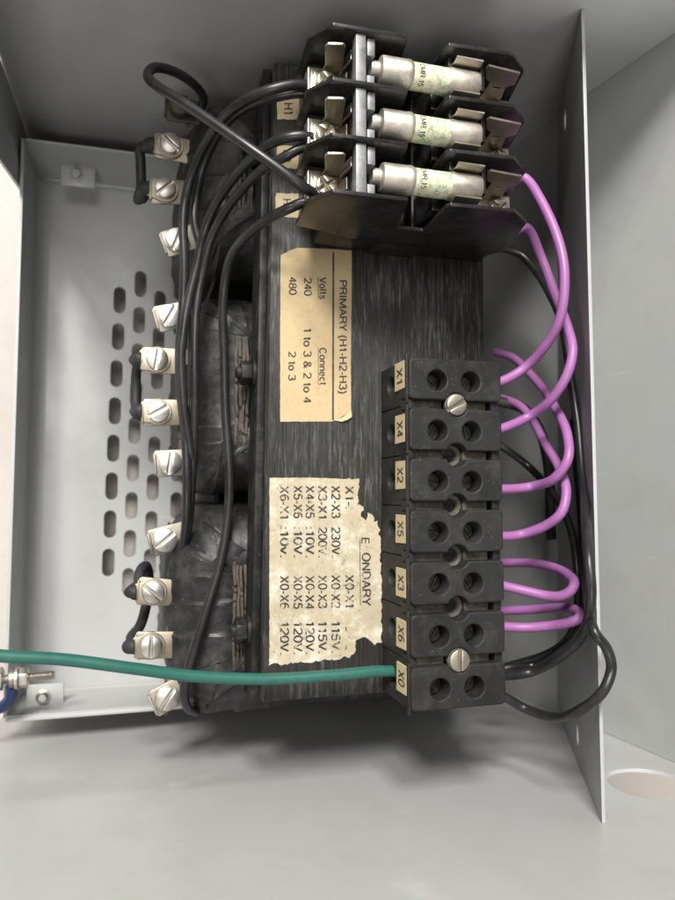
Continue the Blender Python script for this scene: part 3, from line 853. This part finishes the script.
for y, lb, dx, ra in ((134.4, 'middle cartridge fuse of the three, between two other fuses', .5, .16), (114.6, 'bottom cartridge fuse of the three, nearest the PRIMARY paper label', 1.1, .32)):
    c = copy_tree(f0); c.location = Vector((101.5 + dx * .3, y, 192.8)) * S
    c['label'] = lb
    m = Matrix.Translation(Vector((0, 0, 5.2 * S))) @ Matrix.Rotation(-ra, 4, 'X') @ Matrix.Translation(Vector((0, 0, -5.2 * S)))
    c.matrix_world = Matrix.Translation(c.location) @ m

# ================================================================== TERMINAL BLOCK
tb = thing('terminal_block', 'dark seven-pole terminal block with X1 to X0 tags standing on the core', 'terminal block', (119, -12, 150.3))
X0, X1 = 100.0, 138.4
PIT = 19.2; HP = 15.8
YC = [53.8 - HP / 2 - PIT * k for k in range(7)]
TAGS = ['X1', 'X4', 'X2', 'X5', 'X3', 'X6', 'X0']
for k, yc in enumerate(YC):
    bm = NB()
    y0, y1 = yc - HP / 2, yc + HP / 2
    # lower body with the wire tunnel through it
    yb0 = yc - PIT / 2 + .12 if k < 6 else y0; yb1 = yc + PIT / 2 - .12 if k > 0 else y1
    holed(bm, [(yb0, 150.4), (yb1, 150.4), (yb1, 174), (yb0, 174)], [[(yc + 3.7 * math.cos(a), 162.2 + 4.2 * math.sin(a)) for a in [2 * math.pi * i / 24 for i in range(24)]]], 'X', X1 - .2, X0 + .2, .5, 0)
    # raised front cap, its two screw wells, bitten by the mounting holes
    def arc(cy, a0, a1, r=4.5, n=10):
        return [(119.2 + r * math.cos(math.radians(a0 + (a1 - a0) * i / n)), cy + r * math.sin(math.radians(a0 + (a1 - a0) * i / n))) for i in range(n + 1)]
    r = 2.0; o = []
    def corner(cx, cy, a): return [(cx + r * math.cos(math.radians(a + 90 * i / 5)), cy + r * math.sin(math.radians(a + 90 * i / 5))) for i in range(6)]
    gy = (PIT - HP) / 2
    th = math.degrees(math.asin(gy / 4.5))
    o += corner(X1 - r, y1 - r, 0)
    if k > 0: o += arc(y1 + gy, 360 - th, 180 + th)
    o += corner(X0 + r, y1 - r, 90) + corner(X0 + r, y0 + r, 180)
    if k < 6: o += arc(y0 - gy, 180 - th, th)
    o += corner(X1 - r, y0 + r, 270)
    holed(bm, o, [circle(111.4, yc - .4, 3.9, 30), circle(125.4, yc - .5, 3.9, 30)], 'Z', 172, 183, .7, 0)
    # side posts and floor of the channel to the next pole
    if k < 6:
        ya, yb = y0 - (PIT - HP) - .2, y0 + .2
        box(bm, X0 + .15, X0 + 3.2, ya, yb, 173, 180.6, .3); box(bm, X1 - 3.4, X1 - .15, ya, yb, 173, 180.6, .3)
        box(bm, X0 + 3.0, 114.9, ya, yb, 173, 178.4, .2, 2, 1); box(bm, 123.6, X1 - 4.6, ya, yb, 173, 178.4, .2, 2, 1)
    # ribs of the left side carrying the tag
    box(bm, X0 - .7, X0 + .3, yc - PIT / 2 + .2, yc + PIT / 2 - .2, 179.6, 181.4, .25)
    pl = build('pole', bm, [M_BAKE, M_BAKED], tb)
    # contacts in the wells and tunnel
    bm = NB()
    for cx in (111.4, 125.4):
        slot_screw(bm, (cx, yc - .4, 173.9), 3.5, 2.0, random.uniform(0, 3), .9)
    rr = random.Random(k)
    m = bmesh.new(); lathe(m, [(3.95, 0), (3.95, 30)], (104.0, yc, 162.2), (1, 0, 0), 20)
    for v in m.verts: v.co += noise.noise_vector(v.co * .6) * .5
    merge(bm, m)
    build('contact', bm, M_SHADED, pl)  # dark metal colour stands in for the shade deep in the wells
    bm = NB(); yt = yc + (2.0 if k in (0, 2) else (-.5 if k > 3 else .6))
    if k == 6: yt = yc + 2.2
    prism(bm, [(yt - 5.4, 168.6), (yt - 5.2, 178.9), (yt + 5.4, 179.2), (yt + 5.5, 169.0)], 'X', X0 + .1, X0 - .55, .08, 1)
    tg = build('marker_tag', bm, M_TAG, pl)
    bm = NB(); write(bm, TAGS[k], (X0 - .55, yt + 3.0, 171.2), (X0 - .55, yt - 2.9, 171.2), (0, 0, 6.0), Vector((-.06, 0, 0)))
    build('lettering', bm, M_INK, tg, smooth=False)
for k in range(6):
    yc = (YC[k] + YC[k + 1]) / 2
    if k in (0, 5):
        bm = NB(); lathe(bm, [(3.2, -7), (3.2, 0)], (119.2, yc, 180.4), (0, 0, 1), 16)
        slot_screw(bm, (119.2, yc, 180.4), 4.3, 3.2, math.radians(30 if k == 0 else 88), 1.1)
        build('mounting_screw', bm, M_TAB, tb)
    else:
        bm = NB(); lathe(bm, [(4.45, 172), (4.45, 176.6), (4.1, 177.0), (2.9, 176.4), (2.6, 175.8), (2.6, 172.3)], (119.2, yc, 0), (0, 0, 1), 28, cap=False)
        build('eyelet', bm, M_BAKED, tb)

# ================================================================== WIRES
def wire(name, label, cat, pts, r, mat, group=None, wob=.7):
    bm = NB(); w_ = [p if isinstance(p, Vector) else P(*p) for p in pts]
    tube(bm, w_, r, 16, 0, 1.6, wob)
    return tag(build(name, bm, mat, angle=80), label, cat, group)
V = Vector
def tbin(k, side=1, z=162.2): return V((X1 - 6, YC[k], z)) if side > 0 else V((X0 + 6, YC[k], z))
# green ground wire
wire('green_wire', 'thick teal green wire running from the left edge into the X0 pole', 'wire',
     [P(-60, 648, 172), P(0, 656, 170), (60, 659.5, 168), (130, 668, 166), (200, 677, 164), (262, 679, 163), (330, 675.5, 163), (378, 671, 163), V((X0 + 6, YC[6] + 1.6, 162.6))], 2.15, M_GREEN, None, .3)
# orchid wires
G = 'orchid wires at the right of the terminal block'
RP = 2.0
wire('orchid_wire', 'orchid wire from the fuse block to the X1 pole, the largest and highest arc', 'wire',
     [V((138, 134.4, 180)), V((147, 130.5, 174)), (523, 178, 172), (541, 200, 179), (557, 235, 185), (565.5, 275, 188), (561, 316, 185), (546, 344, 176), (524, 368, 165), (503, 381, 163), V((X1 - 6, YC[0], 162.2))], RP, M_PINK, G)
wire('orchid_wire', 'orchid wire passing under the largest arc and ending at the X4 pole', 'wire',
     [V((138, 114.6, 178)), V((147, 110.8, 168)), (527, 228, 162), (540, 257, 158), (553, 290, 164), (567, 326, 175), (572.5, 352, 181), (566, 378, 180), (550, 402, 173), (530, 416, 163), (503, 427, 163), V((X1 - 6, YC[1], 162.2))], RP, M_PINK, G)
wire('orchid_wire', 'orchid wire curling from below into the X2 pole', 'wire',
     [(495, 352, 112), (514, 358, 122), (536, 380, 140), (556, 408, 162), (567, 436, 175), (568, 460, 180), (554, 479, 175), (530, 487.5, 162), (503, 489.5, 163), V((X1 - 6, YC[2], 162.2))], RP, M_PINK, G)
wire('orchid_wire', 'orchid wire curling into the X5 pole below its neighbour', 'wire',
     [(500, 398, 112), (522, 407, 126), (546, 445, 153), (560, 468, 169), (567, 492, 177), (562, 513, 178), (546, 527, 171), (522, 535, 163), (503, 537, 163), V((X1 - 6, YC[3], 162.2))], RP, M_PINK, G)
wire('orchid_wire', 'short orchid wire loop entering the X3 pole', 'wire',
     [(488, 562, 122), (512, 562, 134), (535, 563.5, 146), (556, 569, 162), (568, 575, 173), (574, 583, 180), (571, 590.5, 181), (562, 595.5, 178), (547, 595.5, 172), (528, 591, 167), (506, 585.5, 163), V((X1 - 6, YC[4], 162.2))], RP, M_PINK, G)
wire('orchid_wire', 'short orchid wire loop entering the X6 pole, lowest of the orchid wires', 'wire',
     [(488, 612, 122), (512, 610, 134), (540, 608, 148), (562, 608, 164), (575, 610.5, 175), (581, 615, 181), (577, 620, 182), (567, 624, 179), (550, 626.8, 172), (528, 628, 166), (506, 627, 163), V((X1 - 6, YC[5], 162.2))], RP, M_PINK, G)
# black wires at the right
G = 'black wires along the right mounting rail'
wire('black_wire', 'long black wire down the rail, sweeping round to the X0 pole', 'wire',
     [(478, 246, 120), (500, 248, 122), (520, 254, 124), (536, 270, 130), (551, 296, 143), (563, 330, 153), (575, 400, 166), (583, 480, 177), (589, 560, 206), (591, 602, 206), (582, 636, 191), (560, 657, 181), (532, 672, 164), (506, 676, 163), V((X1 - 6, YC[6] + 1.5, 163.5))], 1.9, M_BLACKW, G)
wire('black_wire', 'black wire looping low below the terminal block then back behind the rail wire', 'wire',
     [(574, 420, 149), (580, 500, 159), (586, 570, 171), (594, 632, 206), (606, 648, 206), (611, 668, 206), (602, 693, 206), (578, 712, 196), (550, 716.5, 177), (524, 708, 164), (506, 697, 163), V((X1 - 6, YC[6] - 1.8, 161.5))], 1.9, M_BLACKW, G)
wire('black_wire', 'black wire lying behind the X6 loop and touching the X0 sweep', 'wire',
     [(482, 676, 138), (508, 668, 142), (535, 664, 144), (560, 648, 159), (578, 628, 168), (584, 590, 166), (582, 520, 158), (577, 440, 149), (574, 370, 143)], 1.85, M_BLACKW, G)
wire('black_wire', 'black wire leaving the coil beside the X2 pole towards the rail', 'wire',
     [(486, 436, 112), (504, 448, 114), (528, 466, 116), (554, 496, 135), (570, 530, 148), (578, 580, 158), (576, 620, 154), (555, 650, 134), (500, 668, 110)], 1.85, M_BLACKW, G)
wire('black_wire', 'short black sleeve stub beside the X1 and X4 poles', 'wire',
     [(484, 398, 112), (500, 402, 116), (514, 405, 118), (527, 412, 116), (540, 432, 117), (548, 470, 115), (552, 540, 111)], 2.6, M_SLEEVE, G)
# black wires at the left
G = 'black wires from the fuse block to the coils'
ZC = 127
c0 = TW[0]
lw = wire('black_wire', 'black wire looping high over the upper left terminals then straight to the bottom fuse', 'wire',
     [V((68, 111.5, 180.8)), (306, 189, 186), (290, 177, 187), (250, 148, 184), (215, 124, 178), (180, 101, 170), (158, 87, 162), (147.5, 76, 154), (154, 67.5, 148), (172, 71, 142), (192, 83, 134), (203, 97, 124), (201, 107, 116), (188, 112, 113.0)], 1.95, M_BLACKW, G, .3)
wire('black_wire', 'upper of two black wires curving from the top fuse along the coils', 'wire',
     [V((66, 152, 181)), (307, 85.5, 182), (272, 89.5, 181), (240, 104, 172), (216, 127, 158), (196, 163, 142), (186, 194, 134), (183, 222, 132), (184, 258, 131), (183, 300, 129), (180, 350, 128), (181, 396, 127), (186, 440, 126), (187, 490, 125), (185, 530, 118), (180, 560, 108)], 1.95, M_BLACKW, G, .3)
wire('black_wire', 'lower of two black wires curving from the top fuse along the coils', 'wire',
     [V((66, 149, 179)), (306, 93.5, 178), (275, 97, 174), (246, 107, 164), (222, 128, 150), (204, 163, 136), (197, 196, 130), (195, 222, 129), (201, 250, 128), (198, 285, 128), (193, 330, 127), (193, 400, 126), (191, 450, 124), (190, 500, 122), (186, 535, 114), (183, 565, 106)], 1.95, M_BLACKW, G, .3)
wire('black_wire', 'upper of two black wires swooping from the middle fuse over the coil', 'wire',
     [V((66, 133, 181)), (308, 136, 183), (290, 136.5, 182), (272, 143, 177), (254, 157, 168), (234, 178, 156), (216, 204, 145), (204, 234, 137), (198, 262, 134), (190, 296, 132), (184, 330, 131), (181, 360, 130), (184, 410, 128), (191, 455, 125), (190, 480, 118)], 1.95, M_BLACKW, G, .3)
wire('black_wire', 'lower of two black wires swooping from the middle fuse over the coil', 'wire',
     [V((66, 130, 179)), (306, 147, 180), (284, 157, 177), (263, 169, 169), (240, 192, 156), (222, 216, 146), (210, 241, 138), (203, 270, 133), (197, 305, 131), (195, 350, 130), (195, 400, 128), (194, 450, 125), (189, 520, 117), (186, 545, 110)], 1.85, M_BLACKW, G, .3)
wire('black_wire', 'black wire from the bottom fuse crossing the coils and passing under the green wire', 'wire',
     [V((66, 110, 179)), (305, 202.5, 178), (288, 209, 176), (269, 219, 170), (248, 235, 160), (233, 254, 149), (226, 277, 140), (223, 310, 134), (224, 350, 131), (225, 400, 129), (228, 450, 128), (229.5, 490, 127.5), (227, 525, 127), (218, 572, 127), (203, 620, 127), (190, 662, 126), (184, 690, 122), (188, 708, 112), (196, 712, 104)], 1.95, M_BLACKW, G, .3)
# jumpers between neighbouring coil terminals
def jumper(label, i, j, path, loc, bend_low):
    t = thing('jumper_wire', label, 'jumper', loc, 'jumpers linking coil terminals')
    bm = NB(); tube(bm, path, 2.3, 12); build('wire', bm, M_SLEEVE, t)
    for a, nxt in ((i, path[0]), (j, path[-1])):
        c = TW[a]; m = Matrix.Translation(c) @ Matrix.Rotation(math.radians(random.uniform(-8, 8)), 4, 'Z')
        pl = [(5.9 * math.cos(math.radians(q)), 5.9 * math.sin(math.radians(q))) for q in range(-125, 126, 10)] + [(-7.2, 4.3), (-7.2, -4.3)]
        bm = NB(); prism(bm, pl, 'Z', -1.1, .3, .3, 2, 0, m)
        ring = bmesh.new(); lathe(ring, [(5.6, .3), (5.6, 1.1), (4.9, 1.1), (4.9, .3)], (0, 0, 0), (0, 0, 1), 26, cap=False); merge(bm, ring, m)
        build('ring_lug', bm, M_BRASS, t)
        bm = NB(); d = (nxt - c)
        tube(bm, [c + V((-6.6, 0, -.6)), c + V((-9, 0, -1.4)), c.lerp(nxt, .75) + V((-2, 0, 0)), nxt], lambda s_: 3.3 - .4 * s_, 14); build('crimp_sleeve', bm, M_SLEEVE, t)
def PP(l): return [P(*q) for q in l]
jumper('black jumper strap between the two brass lugs near the upper left corner', 1, 2,
       PP([(147, 147, 104), (140, 148, 100), (140.5, 160, 97), (141, 175, 96), (141, 188, 96), (138, 200, 97), (141, 198, 101)]), (0, 150, 90), 0)
jumper('black jumper strap between the two brass lugs at mid height', 5, 6,
       PP([(143, 364, 105), (138, 365, 98), (136, 376, 92), (136, 392, 90), (136, 406, 92), (137, 415, 98), (143, 416, 105)]), (0, 50, 85), 0)
jumper('black bowed jumper between the two brass lugs just above the green wire', 9, 10,
       PP([(139, 586, 104), (140, 572, 99), (146, 566, 92), (149, 580, 86), (146, 606, 86), (140, 626, 92), (131, 638, 98), (134, 645, 103)]), (0, -50, 80), 1)
# closing: report nothing, the scene is complete
